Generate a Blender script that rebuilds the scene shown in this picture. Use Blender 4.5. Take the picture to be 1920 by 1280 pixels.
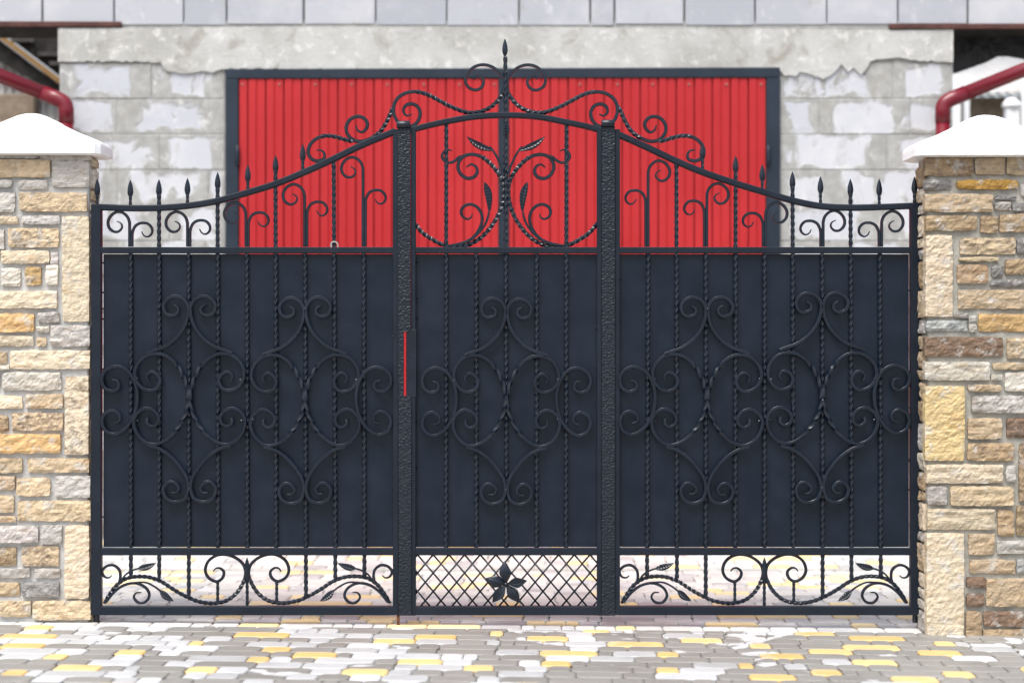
import bpy, bmesh, math, random
import numpy as np
from mathutils import Vector, noise

for o in list(bpy.data.objects):
    bpy.data.objects.remove(o)
scene = bpy.context.scene
C = scene.collection
PI = math.pi

# ------------------------------------------------------------------ camera, sky, sun, exposure
F, DIST, HCAM, S = 3411.0, 8.14, 1.27, 419.0      # focal length in photo pixels, metres to the gate, eye height, px per metre at gate
cam_d = bpy.data.cameras.new('camera')
cam = bpy.data.objects.new('camera', cam_d); C.objects.link(cam)
cam.location = (0, -DIST, HCAM); cam.rotation_euler = (PI/2, 0, 0)
cam_d.lens = F/1920*36; cam_d.sensor_width = 36; cam_d.clip_end = 2000
cam_d.dof.use_dof = True; cam_d.dof.focus_distance = DIST; cam_d.dof.aperture_fstop = 1.25
scene.camera = cam

SUN_EL, SUN_ROT = math.radians(62), math.radians(205)
world = bpy.data.worlds.new('World'); scene.world = world; world.use_nodes = True
nt = world.node_tree; nt.nodes.clear()
sky = nt.nodes.new('ShaderNodeTexSky'); sky.sky_type = 'NISHITA'; sky.sun_disc = False
sky.sun_elevation = SUN_EL; sky.sun_rotation = SUN_ROT; sky.dust_density = 4.0; sky.air_density = 1.0
hsv = nt.nodes.new('ShaderNodeHueSaturation'); hsv.inputs['Saturation'].default_value = 0.55   # overcast: the blue is greyed out
bg = nt.nodes.new('ShaderNodeBackground'); bg.inputs['Strength'].default_value = 0.13
wo = nt.nodes.new('ShaderNodeOutputWorld')
nt.links.new(sky.outputs[0], hsv.inputs['Color']); nt.links.new(hsv.outputs[0], bg.inputs[0]); nt.links.new(bg.outputs[0], wo.inputs[0])

sun_d = bpy.data.lights.new('sun', 'SUN'); sun_d.energy = 1.5; sun_d.angle = math.radians(32); sun_d.color = (1, 0.985, 0.96)
sun = bpy.data.objects.new('sun', sun_d); C.objects.link(sun)
sd = Vector((math.sin(SUN_ROT)*math.cos(SUN_EL), math.cos(SUN_ROT)*math.cos(SUN_EL), math.sin(SUN_EL)))
sun.rotation_euler = sd.to_track_quat('Z', 'Y').to_euler(); sun.location = sd*20

scene.view_settings.view_transform = 'Standard'; scene.view_settings.look = 'None'
scene.view_settings.gamma = 1; scene.view_settings.use_curve_mapping = False
scene.view_settings.exposure = 1.0

# ------------------------------------------------------------------ helpers
def link(o): C.objects.link(o); return o
def thing(name, label, cat, loc=(0, 0, 0), group=None):
    o = link(bpy.data.objects.new(name, None)); o.location = loc
    o.empty_display_size = .1
    o['label'] = label; o['category'] = cat
    if group: o['group'] = group
    return o
def world_loc(o):
    v = Vector((0, 0, 0))
    while o: v += o.location; o = o.parent
    return v
def add(name, me, parent=None, loc=(0, 0, 0), mats=None):
    if mats is not None:
        me.materials.clear()
        for m in (mats if isinstance(mats, (list, tuple)) else [mats]): me.materials.append(m)
    o = link(bpy.data.objects.new(name, me))
    o.location = Vector(loc)
    if parent:
        o.location = Vector(loc) - world_loc(parent); o.parent = parent
    return o
def mesh_from(name, verts, faces, smooth=False):
    me = bpy.data.meshes.new(name)
    me.from_pydata([tuple(v) for v in verts], [], [tuple(f) for f in faces])
    me.update()
    if smooth: me.polygons.foreach_set('use_smooth', [True]*len(me.polygons))
    return me
def box_me(name, x0, x1, y0, y1, z0, z1, bev=0.0, seg=1):
    bm = bmesh.new()
    r = bmesh.ops.create_cube(bm, size=1)
    for v in bm.verts:
        v.co = Vector((x0 if v.co.x < 0 else x1, y0 if v.co.y < 0 else y1, z0 if v.co.z < 0 else z1))
    if bev: bmesh.ops.bevel(bm, geom=bm.edges[:], offset=bev, segments=seg, affect='EDGES', profile=.5)
    me = bpy.data.meshes.new(name); bm.to_mesh(me); bm.free()
    return me
def prism_me(name, pts, y0, y1, bev=0.0):
    """polygon given as (x, z) in metres, extruded in y"""
    bm = bmesh.new()
    a = [bm.verts.new((x, y0, z)) for x, z in pts]; b = [bm.verts.new((x, y1, z)) for x, z in pts]
    n = len(pts)
    bm.faces.new(a); bm.faces.new(b[::-1])
    for i in range(n): bm.faces.new((a[i], b[i], b[(i+1) % n], a[(i+1) % n]))
    bmesh.ops.recalc_face_normals(bm, faces=bm.faces[:])
    if bev: bmesh.ops.bevel(bm, geom=[e for e in bm.edges], offset=bev, segments=1, affect='EDGES')
    me = bpy.data.meshes.new(name); bm.to_mesh(me); bm.free()
    return me
def gx(px): return (px-960)/S
def gz(py): return (1172-py)/S
def at(px, py, y):
    k = F/(DIST+y)
    return ((px-960)/k, HCAM+(640-py)/k)
def zoomed(ox, oy, s, pts): return [(ox+x/s, oy+y/s) for x, y in pts]
def mirror(pts, c): return [(2*c-x, y) for x, y in pts]

def catmull(P, step):
    """centripetal-ish spline through P (2-D); returns points and the control index each belongs to"""
    P = [Vector((p[0], p[1])) for p in P]
    Q = [P[0]*2-P[1]]+P+[P[-1]*2-P[-2]]
    out, idx = [], []
    for i in range(1, len(Q)-2):
        p0, p1, p2, p3 = Q[i-1:i+3]
        t0 = 0; t1 = t0+max((p1-p0).length, 1e-6)**.5; t2 = t1+max((p2-p1).length, 1e-6)**.5; t3 = t2+max((p3-p2).length, 1e-6)**.5
        n = max(1, int(math.ceil((p2-p1).length/step)))
        for k in range(n):
            t = t1+(t2-t1)*k/n
            A1 = p0*((t1-t)/(t1-t0))+p1*((t-t0)/(t1-t0)); A2 = p1*((t2-t)/(t2-t1))+p2*((t-t1)/(t2-t1)); A3 = p2*((t3-t)/(t3-t2))+p3*((t-t2)/(t3-t2))
            B1 = A1*((t2-t)/(t2-t0))+A2*((t-t0)/(t2-t0)); B2 = A2*((t3-t)/(t3-t1))+A3*((t-t1)/(t3-t1))
            out.append(B1*((t2-t)/(t2-t1))+B2*((t-t1)/(t2-t1))); idx.append(i-1+k/n)
    out.append(P[-1]); idx.append(len(P)-1)
    return out, idx

def sweep_me(name, px, y=0.0, hw=3.3, hd=.006, tw=None, pitch=44, taper=(0, 0), tip=.3, step=2.6, hand=1, sq=None, y_end=None, smooth_path=True):
    """flat bar along pixel points px in the gate plane. hw half width in px, hd half depth in metres.
    tw = (i0, i1) control indices between which the bar is a twisted square of half side sq px"""
    if smooth_path: pts, idx = catmull(px, step)
    else: pts, idx = [Vector(p) for p in px], list(range(len(px)))
    n = len(pts); s = [0.0]
    for i in range(1, n): s.append(s[-1]+(pts[i]-pts[i-1]).length)
    L = s[-1]; sq = (sq or hw*.95)*1.08
    phi = [0.0]*n; inz = [0.0]*n
    if tw:
        lo = min(range(n), key=lambda i: abs(idx[i]-tw[0])); hi = min(range(n), key=lambda i: abs(idx[i]-tw[1]))
        total = max(1, round((s[hi]-s[lo])/pitch*4))*PI/2
        for i in range(n):
            f = min(max((s[i]-s[lo])/(s[hi]-s[lo]), 0), 1); phi[i] = hand*total*f
            inz[i] = min(max((s[i]-s[lo])/8+.5, 0), 1)*min(max((s[hi]-s[i])/8+.5, 0), 1)
    V, Fc = [], []
    for i in range(n):
        t = (pts[min(i+1, n-1)]-pts[max(i-1, 0)]); t.normalize(); nr = Vector((-t.y, t.x))
        k = 1.0
        if taper[0] and s[i] < taper[0]: k = tip+(1-tip)*(s[i]/taper[0])**.7
        if taper[1] and L-s[i] < taper[1]: k = min(k, tip+(1-tip)*((L-s[i])/taper[1])**.7)
        a = (hw*(1-inz[i])+sq*inz[i])*k/S; d = (hd*(1-inz[i])+sq/S*inz[i])*(.5+.5*k)
        yy = y if y_end is None else y+(y_end-y)*s[i]/L
        c, sn = math.cos(phi[i]), math.sin(phi[i])
        X, Z = gx(pts[i].x), gz(pts[i].y)
        q = (.36-.30*inz[i])*min(a, d)
        for u, v in ((-a+q, -d), (a-q, -d), (a, -d+q), (a, d-q), (a-q, d), (-a+q, d), (-a, d-q), (-a, -d+q)):
            uu, vv = u*c-v*sn, u*sn+v*c
            V.append((X+nr.x*uu, yy+vv, Z-nr.y*uu))
    for i in range(n-1):
        for j in range(8):
            a, b = i*8+j, i*8+(j+1) % 8
            Fc.append((a, b, b+8, a+8))
    Fc.append(tuple(range(7, -1, -1))); Fc.append(tuple(range(n*8-8, n*8)))
    me = mesh_from(name, V, Fc)
    bm = bmesh.new(); bm.from_mesh(me); bmesh.ops.recalc_face_normals(bm, faces=bm.faces[:]); bm.to_mesh(me); bm.free()
    return me
def twisted_me(name, x0, y0, x1, y1, y=0.0, half=3.3, pitch=52, hand=-1, phase=0.0):
    L = math.hypot(x1-x0, y1-y0); n = max(2, int(L/3.4))
    V, Fc = [], []
    for i in range(n+1):
        f = i/n; ph = hand*2*PI*f*L/pitch+phase; X = gx(x0+(x1-x0)*f); Z = gz(y0+(y1-y0)*f)
        for k in range(8):
            a = ph+PI/4+k*PI/4; r = half*(1.27 if k % 2 == 0 else .94)/S
            V.append((X+r*math.cos(a), y+r*math.sin(a), Z))
    for i in range(n):
        for j in range(8):
            a, b = i*8+j, i*8+(j+1) % 8
            Fc.append((a, a+8, b+8, b))
    Fc.append(tuple(range(7, -1, -1))); Fc.append(tuple(range(n*8, n*8+8)))
    me = mesh_from(name, V, Fc)
    bm = bmesh.new(); bm.from_mesh(me); bmesh.ops.recalc_face_normals(bm, faces=bm.faces[:]); bm.to_mesh(me); bm.free()
    return me
def blade_me(name, base, tip, w, y=0.0, d=.006, peak=.38, bend=0.0, ybend=0.0, veins=0, n=12, base_w=.35):
    """leaf or spear point from base to tip (px), half width w px, ridged front and back"""
    B, T = Vector(base), Vector(tip); ax = T-B; L = ax.length; ax.normalize(); nr = Vector((-ax.y, ax.x))
    V, Fc = [], []
    for i in range(n+1):
        t = i/n
        if t < peak: k = base_w+(1-base_w)*math.sin(t/peak*PI/2)
        else: k = math.cos((t-peak)/(1-peak)*PI/2)**.85
        k = max(k, .03)
        p = B+ax*(L*t)+nr*(bend*math.sin(PI*t*.9))
        yy = y+ybend*t*t
        vv = (.7 if (i % 2) else 1.0) if veins else 1.0
        X, Z = gx(p.x), gz(p.y)
        half = w*k/S; wv = half*(1.0 if not veins or i % 2 == 0 else .88)
        def pt(u, dd): V.append((X+nr.x*u, yy+dd, Z-nr.y*u))
        pt(-wv, 0); pt(-half*.5, -d*k*(.9*vv if veins else .6)); pt(0, -d*k*(.35 if veins else 1.0)); pt(half*.5, -d*k*(.9*vv if veins else .6)); pt(wv, 0); pt(0, d*k*.8)
    for i in range(n):
        for j in range(6):
            a, b = i*6+j, i*6+(j+1) % 6
            Fc.append((a, b, b+6, a+6))
    Fc.append(tuple(range(5, -1, -1))); Fc.append(tuple(range(n*6, n*6+6)))
    me = mesh_from(name, V, Fc)
    bm = bmesh.new(); bm.from_mesh(me); bmesh.ops.recalc_face_normals(bm, faces=bm.faces[:]); bm.to_mesh(me); bm.free()
    return me
def tube_me(name, pts, r, seg=20, smooth=True):
    """round pipe through 3-D points"""
    P = [Vector(p) for p in pts]; V, Fc = [], []
    up = Vector((0, 1, 0))
    for i, p in enumerate(P):
        t = (P[min(i+1, len(P)-1)]-P[max(i-1, 0)]).normalized()
        a = t.cross(up)
        if a.length < 1e-3: a = t.cross(Vector((1, 0, 0)))
        a.normalize(); b = t.cross(a).normalized()
        rr = r[i] if isinstance(r, (list, tuple)) else r
        for k in range(seg):
            an = 2*PI*k/seg; V.append(p+a*(rr*math.cos(an))+b*(rr*math.sin(an)))
    for i in range(len(P)-1):
        for k in range(seg):
            a, b = i*seg+k, i*seg+(k+1) % seg
            Fc.append((a, b, b+seg, a+seg))
    Fc.append(tuple(range(seg-1, -1, -1))); Fc.append(tuple(range((len(P)-1)*seg, len(P)*seg)))
    me = mesh_from(name, V, Fc)
    bm = bmesh.new(); bm.from_mesh(me); bmesh.ops.recalc_face_normals(bm, faces=bm.faces[:]); bm.to_mesh(me); bm.free()
    if smooth: me.polygons.foreach_set('use_smooth', [len(p.vertices) == 4 for p in me.polygons])
    return me

# ------------------------------------------------------------------ materials
class NT:
    def __init__(s, name):
        s.m = bpy.data.materials.new(name); s.m.use_nodes = True; s.t = s.m.node_tree
        s.b = s.t.nodes['Principled BSDF']
    def n(s, typ, **kw):
        x = s.t.nodes.new(typ)
        for k, v in kw.items():
            if k in x.inputs.keys(): x.inputs[k].default_value = v
            else: setattr(x, k, v)
        return x
    def l(s, a, b): s.t.links.new(a, b)
    def noise(s, vec, scale, detail=4, rough=.55, dist=0.0):
        x = s.n('ShaderNodeTexNoise'); x.inputs['Scale'].default_value = scale; x.inputs['Detail'].default_value = detail
        x.inputs['Roughness'].default_value = rough; x.inputs['Distortion'].default_value = dist
        if vec is not None: s.l(vec, x.inputs['Vector'])
        return x.outputs['Fac']
    def ramp(s, fac, a, b, lo=0.0, hi=1.0):
        x = s.n('ShaderNodeMapRange'); x.inputs['From Min'].default_value = a; x.inputs['From Max'].default_value = b
        x.inputs['To Min'].default_value = lo; x.inputs['To Max'].default_value = hi; x.interpolation_type = 'SMOOTHSTEP'
        s.l(fac, x.inputs['Value']); return x.outputs['Result']
    def mix(s, fac, a, b, mode='MIX'):
        x = s.n('ShaderNodeMix'); x.data_type = 'RGBA'; x.blend_type = mode
        for sock, v in ((x.inputs[0], fac), (x.inputs[6], a), (x.inputs[7], b)):
            if hasattr(v, 'links') or hasattr(v, 'is_linked'): s.l(v, sock)
            elif isinstance(v, (int, float)): sock.default_value = v
            else: sock.default_value = (*v[:3], 1)
        return x.outputs[2]
    def math(s, op, a, b=0.0, clamp=False):
        x = s.n('ShaderNodeMath'); x.operation = op; x.use_clamp = clamp
        for sock, v in ((x.inputs[0], a), (x.inputs[1], b)):
            if hasattr(v, 'is_linked'): s.l(v, sock)
            else: sock.default_value = v
        return x.outputs[0]
    def pos(s, scale=(1, 1, 1), kind='pos', offset_random=False):
        if kind == 'pos': v = s.n('ShaderNodeNewGeometry').outputs['Position']
        else: v = s.n('ShaderNodeTexCoord').outputs['Object']
        if offset_random:
            oi = s.n('ShaderNodeObjectInfo'); mu = s.n('ShaderNodeVectorMath'); mu.operation = 'MULTIPLY_ADD'
            cx = s.n('ShaderNodeCombineXYZ')
            for i in range(3): s.l(oi.outputs['Random'], cx.inputs[i])
            s.l(cx.outputs[0], mu.inputs[0]); mu.inputs[1].default_value = (37, 53, 71); s.l(v, mu.inputs[2]); v = mu.outputs[0]
        mp = s.n('ShaderNodeMapping'); mp.inputs['Scale'].default_value = scale; s.l(v, mp.inputs['Vector'])
        return mp.outputs[0]
    def bump(s, h, strength, dist):
        x = s.n('ShaderNodeBump'); x.inputs['Strength'].default_value = strength; x.inputs['Distance'].default_value = dist
        s.l(h, x.inputs['Height']); return x
    def done(s, col=None, rough=None, bump=None, metallic=None, spec=None):
        for nm, v in (('Base Color', col), ('Roughness', rough), ('Metallic', metallic), ('Specular IOR Level', spec)):
            if v is None: continue
            if hasattr(v, 'is_linked'): s.l(v, s.b.inputs[nm])
            else: s.b.inputs[nm].default_value = (*v[:3], 1) if nm == 'Base Color' else v
        if bump is not None: s.l(bump.outputs[0], s.b.inputs['Normal'])
        return s.m

def m_paint(name, col, rough=.42, fine=.25, wav=0.0, spec=.5):
    t = NT(name); p = t.pos()
    n1 = t.noise(p, 7, 5, .6); n2 = t.noise(p, 180, 3)
    c = t.mix(t.ramp(n1, .35, .75), col, [min(1, x*1.25+.002) for x in col])
    sp = t.ramp(t.noise(p, 95, 2), .74, .80)             # dust specks
    c = t.mix(t.math('MULTIPLY', sp, .06), c, (.35, .37, .38))
    h = t.math('ADD', t.math('MULTIPLY', n2, fine), t.math('MULTIPLY', t.noise(p, 4.5, 1), wav))
    return t.done(c, t.ramp(n1, .3, .8, rough-.06, rough+.1), t.bump(h, .35, .004), None, spec)
NAVY = (.0052, .0096, .0178)
M_iron = m_paint('iron_paint', (.0030, .0074, .0160), .22, .3, 0, .45)
M_rail = m_paint('rail_paint', NAVY, .46, .4, 0, .26)
M_sheet = m_paint('sheet_paint', (.0048, .0102, .0200), .34, .12, 4.0, .26)
M_frame = m_paint('door_frame_paint', (.012, .021, .034), .5, .25, 0, .3)
def m_hammered():
    t = NT('hammered_iron'); p = t.pos((1, 1, 1.6))
    v = t.n('ShaderNodeTexVoronoi'); v.feature = 'SMOOTH_F1'; v.inputs['Scale'].default_value = 80; v.inputs['Smoothness'].default_value = .6
    t.l(p, v.inputs['Vector'])
    h = t.math('ADD', v.outputs['Distance'], t.math('MULTIPLY', t.noise(p, 60, 3), .8))
    return t.done(NAVY, .34, t.bump(h, .42, .010), None, .35)
M_ham = m_hammered()
def m_rust(name, a, b, sc=40):
    t = NT(name); p = t.pos(); n = t.noise(p, sc, 6, .65)
    return t.done(t.mix(t.ramp(n, .35, .7), a, b), .85, t.bump(n, .4, .004))
M_rust = m_rust('rusty_steel', (.09, .032, .016), (.30, .13, .05), 30)
M_lintel = m_rust('primed_rusty_angle', (.060, .022, .018), (.11, .045, .035), 12)
t = NT('bright_zinc'); M_zinc = t.done((.62, .62, .58), .22, None, 1.0)
t = NT('screw_head'); M_screw = t.done((.30, .13, .11), .5)

def m_stone():
    """object colour = the stone's own tint, object alpha = how much dark staining it carries"""
    t = NT('split_sandstone'); p = t.pos((1, 1, 1), 'obj', True); ps = t.pos((1, 1, 3.2), 'obj', True)
    oi = t.n('ShaderNodeObjectInfo')
    base = oi.outputs['Color']; al = oi.outputs['Alpha']
    n1 = t.noise(ps, 16, 6, .62, .4); n2 = t.noise(p, 70, 5, .65); n3 = t.noise(ps, 9, 4, .6, .8); n4 = t.noise(p, 38, 6, .7)
    c = t.mix(t.ramp(n1, .35, .62, 0, .9), base, t.mix(1.0, base, (1.38, 1.36, 1.32), 'MULTIPLY'))
    c = t.mix(t.ramp(n3, .55, .72, 0, .55), c, t.mix(1.0, base, (1.06, .84, .60), 'MULTIPLY'))      # iron-ochre bands
    c = t.mix(t.ramp(t.noise(p, 13, 4, .65), .54, .66, 0, .6), c, (.57, .555, .525))                       # grey lime bloom
    d = t.ramp(t.math('ADD', t.math('MULTIPLY', n4, .7), t.math('MULTIPLY', n3, .5)), .55, .72)
    c = t.mix(t.math('MULTIPLY', d, t.math('MULTIPLY', al, .8)), c, (.11, .085, .07))
    c = t.mix(t.ramp(n2, .60, .78, 0, .35), c, (.10, .08, .06))
    h = t.math('ADD', t.math('MULTIPLY', n1, 1.2), t.math('ADD', t.math('MULTIPLY', n2, .35), n4))
    return t.done(c, .88, t.bump(h, .75, .012), None, .2)
M_stone = m_stone()
def m_mortar(name, a, b):
    t = NT(name); p = t.pos(); n = t.noise(p, 14, 6, .65); n2 = t.noise(p, 120, 4, .7)
    return t.done(t.mix(t.ramp(n, .35, .7), a, b), .92, t.bump(t.math('ADD', n, t.math('MULTIPLY', n2, .5)), .6, .012), None, .2)
M_mort_l = m_mortar('pale_mortar', (.44, .44, .43), (.56, .56, .545))
M_mort_r = m_mortar('grey_mortar', (.30, .295, .265), (.46, .44, .385))
M_dirt = m_mortar('mossy_footing', (.10, .085, .05), (.21, .175, .12))
def m_cap():
    t = NT('white_cap_paint'); p = t.pos(); n = t.noise(p, 9, 5, .6)
    st = t.noise(t.pos((1, 1, .22)), 26, 5, .65)
    c = t.mix(t.ramp(n, .4, .8), (.88, .885, .89), (.80, .805, .81))
    c = t.mix(t.ramp(st, .54, .70, 0, .55), c, (.55, .55, .54))
    return t.done(c, .65, t.bump(t.math('ADD', t.noise(p, 60, 5, .7), n), .5, .008))
M_cap = m_cap()

def m_block():
    t = NT('aerated_block'); p = t.pos()
    g = t.n('ShaderNodeTexCoord').outputs['Generated']; sx = t.n('ShaderNodeSeparateXYZ'); t.l(g, sx.inputs[0])
    ex = t.math('MINIMUM', sx.outputs[0], t.math('SUBTRACT', 1.0, sx.outputs[0]))
    ez = t.math('MINIMUM', sx.outputs[2], t.math('SUBTRACT', 1.0, sx.outputs[2]))
    pv = t.pos((1, 1, .55))
    nb = t.noise(pv, 3.6, 5, .6, 1.3); nf = t.noise(p, 14, 5, .6)
    w = t.math('ADD', t.math('MULTIPLY', t.math('SUBTRACT', nb, .31), 1.2), t.math('MULTIPLY', t.math('SUBTRACT', nf, .5), .12))
    m1 = t.ramp(t.math('SUBTRACT', w, ex), -.03, .06)
    w2 = t.math('MULTIPLY', t.math('SUBTRACT', t.noise(p, 5, 4), .42), 1.2)
    m2 = t.ramp(t.math('SUBTRACT', w2, ez), -.05, .07)
    m3 = t.ramp(t.math('ADD', nb, t.math('MULTIPLY', nf, .2)), .70, .74)
    m = t.math('MAXIMUM', t.math('MAXIMUM', m1, m2), m3)
    oi = t.n('ShaderNodeObjectInfo')
    blk = t.mix(oi.outputs['Random'], (.46, .475, .515), (.53, .54, .57))
    blk = t.mix(t.ramp(t.noise(p, 6, 5), .45, .75, 0, .5), blk, (.62, .62, .63))
    mort = t.mix(t.ramp(nf, .35, .7), (.31, .31, .295), (.40, .40, .385))
    c = t.mix(m, blk, mort)
    c = t.mix(t.ramp(t.noise(pv, 8, 5, .7), .54, .72, 0, .6), c, (.33, .32, .285))
    c = t.mix(t.ramp(t.noise(pv, 12, 5, .7, .8), .56, .70, 0, .7), c, (.64, .64, .635))
    c = t.mix(t.ramp(t.noise(p, 30, 4, .7), .62, .75, 0, .45), c, (.22, .21, .19))
    h = t.math('ADD', t.math('MULTIPLY', m, 1.0), t.math('MULTIPLY', t.noise(p, 50, 5, .7), .5))
    return t.done(c, .9, t.bump(h, .5, .006), None, .2)
M_block = m_block()
def m_block_clean():
    t = NT('clean_aerated_block'); p = t.pos(); oi = t.n('ShaderNodeObjectInfo')
    c = t.mix(oi.outputs['Random'], (.365, .378, .415), (.465, .475, .505))
    c = t.mix(t.ramp(t.noise(p, 4, 4), .45, .75, 0, .45), c, (.58, .58, .585))
    c = t.mix(t.ramp(t.noise(p, 9, 5, .7), .58, .72, 0, .6), c, (.34, .33, .31))
    c = t.mix(t.ramp(t.noise(t.pos((1, 1, .4)), 16, 5, .7), .58, .72, 0, .5), c, (.66, .66, .66))
    return t.done(c, .9, t.bump(t.noise(p, 60, 5, .7), .35, .006), None, .2)
M_block2 = m_block_clean()
M_wallmort = m_mortar('wall_mortar', (.29, .29, .275), (.40, .40, .385))
def m_concrete():
    t = NT('cast_concrete'); p = t.pos(); n = t.noise(p, 2.6, 6, .62); n2 = t.noise(p, 11, 6, .7); n3 = t.noise(p, 4.2, 5, .6, 1.0)
    c = t.mix(t.ramp(n, .36, .66), (.38, .375, .35), (.50, .50, .48))
    c = t.mix(t.ramp(n2, .52, .66, 0, .75), c, (.66, .655, .63))
    c = t.mix(t.ramp(n3, .55, .68, 0, .6), c, (.27, .25, .21))
    c = t.mix(t.ramp(t.noise(p, 6.5, 3), .70, .76, 0, .6), c, (.46, .31, .17))
    return t.done(c, .9, t.bump(t.math('ADD', n2, t.math('MULTIPLY', t.noise(p, 45, 5, .7), .6)), .6, .012), None, .2)
M_conc = m_concrete()
def m_red():
    t = NT('red_profiled_steel'); p = t.pos()
    c = t.mix(t.ramp(t.noise(p, 1.6, 3), .4, .7), (.395, .018, .022), (.44, .023, .027))
    return t.done(c, .45, t.bump(t.noise(p, 2.2, 2), .25, .02), None, .25)
M_red = m_red()
def m_pipe():
    t = NT('wine_red_pipe'); return t.done((.155, .006, .016), .30)
M_pipe = m_pipe()

def m_paver(name, a, b, pale_patch=0.0, patch_col=(.72, .73, .74)):
    t = NT(name); p = t.pos(); oi = t.n('ShaderNodeObjectInfo'); ge = t.n('ShaderNodeNewGeometry')
    rnd = t.math('FRACT', t.math('ADD', oi.outputs['Random'], ge.outputs['Random Per Island']))
    c = t.mix(rnd, a, b)
    n = t.noise(p, 22, 5, .65); n2 = t.noise(p, 160, 3, .7)
    c = t.mix(t.ramp(n, .35, .7, 0, .35), c, [x*1.25 for x in a])
    c = t.mix(t.ramp(n2, .56, .74, 0, .4), c, [x*.55 for x in a])
    c = t.mix(t.ramp(t.noise(p, 2.6, 4, .6), .50, .66, 0, .35), c, [x*.72 for x in a])
    if pale_patch:
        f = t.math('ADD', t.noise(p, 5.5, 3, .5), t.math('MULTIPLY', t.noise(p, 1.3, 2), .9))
        c = t.mix(t.ramp(f, 1.13, 1.17, 0, pale_patch), c, patch_col)  # whitish patches where the summed noise runs high
    h = t.math('ADD', n, t.math('MULTIPLY', n2, .5))
    return t.done(c, t.ramp(n, .3, .7, .42, .62), t.bump(h, .3, .005), None, .5)
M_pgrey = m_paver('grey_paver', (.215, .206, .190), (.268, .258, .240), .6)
M_pyel = m_paver('yellow_paver', (.60, .395, .15), (.70, .52, .25), .15)
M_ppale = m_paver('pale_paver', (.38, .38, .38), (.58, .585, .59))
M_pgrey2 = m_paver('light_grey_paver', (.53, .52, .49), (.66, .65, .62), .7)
M_pyel2 = m_paver('pale_yellow_paver', (.78, .60, .30), (.82, .68, .42))
M_sand = m_mortar('joint_sand', (.09, .085, .07), (.16, .15, .125))
M_dark = m_mortar('shade_dark_board', (.02, .018, .017), (.045, .042, .04))  # shade under the overhang and shed roof put into the board colour
M_joist = m_mortar('grey_joist', (.05, .048, .046), (.085, .08, .078))
def m_wood():
    t = NT('weathered_timber'); p = t.pos((6, 1, 20)); n = t.noise(p, 3, 5, .6)
    return t.done(t.mix(n, (.16, .085, .025), (.28, .16, .05)), .8, t.bump(n, .4, .01))
M_wood = m_wood()
def m_corr():
    t = NT('weathered_corrugated_sheet'); p = t.pos((1, 1, .35)); n = t.noise(p, 7, 5, .65)
    return t.done(t.mix(t.ramp(n, .35, .7), (.50, .48, .45), (.74, .73, .71)), .6, t.bump(n, .2, .006))
M_corr = m_corr()
M_brownwall = m_mortar('brown_render', (.20, .155, .115), (.30, .24, .18))
t = NT('white_plastic'); M_white = t.done((.82, .83, .83), .4)
def m_tarp():
    t = NT('black_tarp'); p = t.pos((1, 1, .5)); n = t.noise(p, 5, 4, .6, .5)
    return t.done((.014, .014, .016), .42, t.bump(n, .9, .06))
M_tarp = m_tarp()
def m_roof():
    t = NT('pale_roof_sheet'); p = t.pos((1, .2, .2)); n = t.noise(p, 9, 4)
    return t.done(t.mix(n, (.33, .32, .31), (.52, .52, .51)), .6)
M_roof = m_roof()
def m_ground():
    t = NT('street_ground'); p = t.pos(); br = t.n('ShaderNodeTexBrick'); t.l(p, br.inputs['Vector'])
    br.inputs['Scale'].default_value = 1; br.inputs['Brick Width'].default_value = .18; br.inputs['Row Height'].default_value = .12; br.inputs['Mortar Size'].default_value = .006
    br.inputs['Color1'].default_value = (.17, .165, .16, 1); br.inputs['Color2'].default_value = (.24, .235, .22, 1); br.inputs['Mortar'].default_value = (.09, .085, .07, 1)
    return t.done(br.outputs['Color'], .7, t.bump(br.outputs['Fac'], .4, .004))
M_ground = m_ground()

# ------------------------------------------------------------------ ground and paving
def ground_z(x, y):
    k = min(max(1-(y+.1)/1.0, 0), 1)
    z = -.009*max(-3, min(3, x))*k
    if y > 2.02: z += (y-2.02)*.075
    return z
def structure(o): o['kind'] = 'structure'; return o
gm = mesh_from('ground', [(-700, -700, -.09), (700, -700, -.09), (700, 700, -.09), (-700, 700, -.09)], [(0, 1, 2, 3)])
structure(add('ground', gm, None, (0, 0, 0), M_ground))

def outline(w, d, r=.025):
    pts = []
    for cx, cy, a0 in ((w/2-r, d/2-r, 0), (-w/2+r, d/2-r, 90), (-w/2+r, -d/2+r, 180), (w/2-r, -d/2+r, 270)):
        for k in range(3):
            a = math.radians(a0+45*k); pts.append((cx+r*math.cos(a), cy+r*math.sin(a)))
    return pts
def clip(poly, f):
    out = []
    for i in range(len(poly)):
        a, b = poly[i], poly[(i+1) % len(poly)]; fa, fb = f(a), f(b)
        if fa >= 0: out.append(a)
        if (fa >= 0) != (fb >= 0):
            t = fa/(fa-fb); out.append((a[0]+(b[0]-a[0])*t, a[1]+(b[1]-a[1])*t))
    return out
def paver_geo(poly, zf, top=.0, cham=.0042, depth=.045):
    n = len(poly); cx = sum(p[0] for p in poly)/n; cy = sum(p[1] for p in poly)/n
    V = []
    for lv in range(3):
        for x, y in poly:
            if lv == 2:
                L = math.hypot(x-cx, y-cy) or 1; k = max(0, 1-cham*1.5/L); xx, yy = cx+(x-cx)*k, cy+(y-cy)*k
            else: xx, yy = x, y
            V.append((xx, yy, zf(x, y)+top-(depth if lv == 0 else cham if lv == 1 else 0)))
    Fc = [tuple(range(2*n, 3*n))]
    for lv in range(2):
        for i in range(n):
            j = (i+1) % n; Fc.append((lv*n+i, lv*n+j, lv*n+n+j, lv*n+n+i))
    return V, Fc
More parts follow.
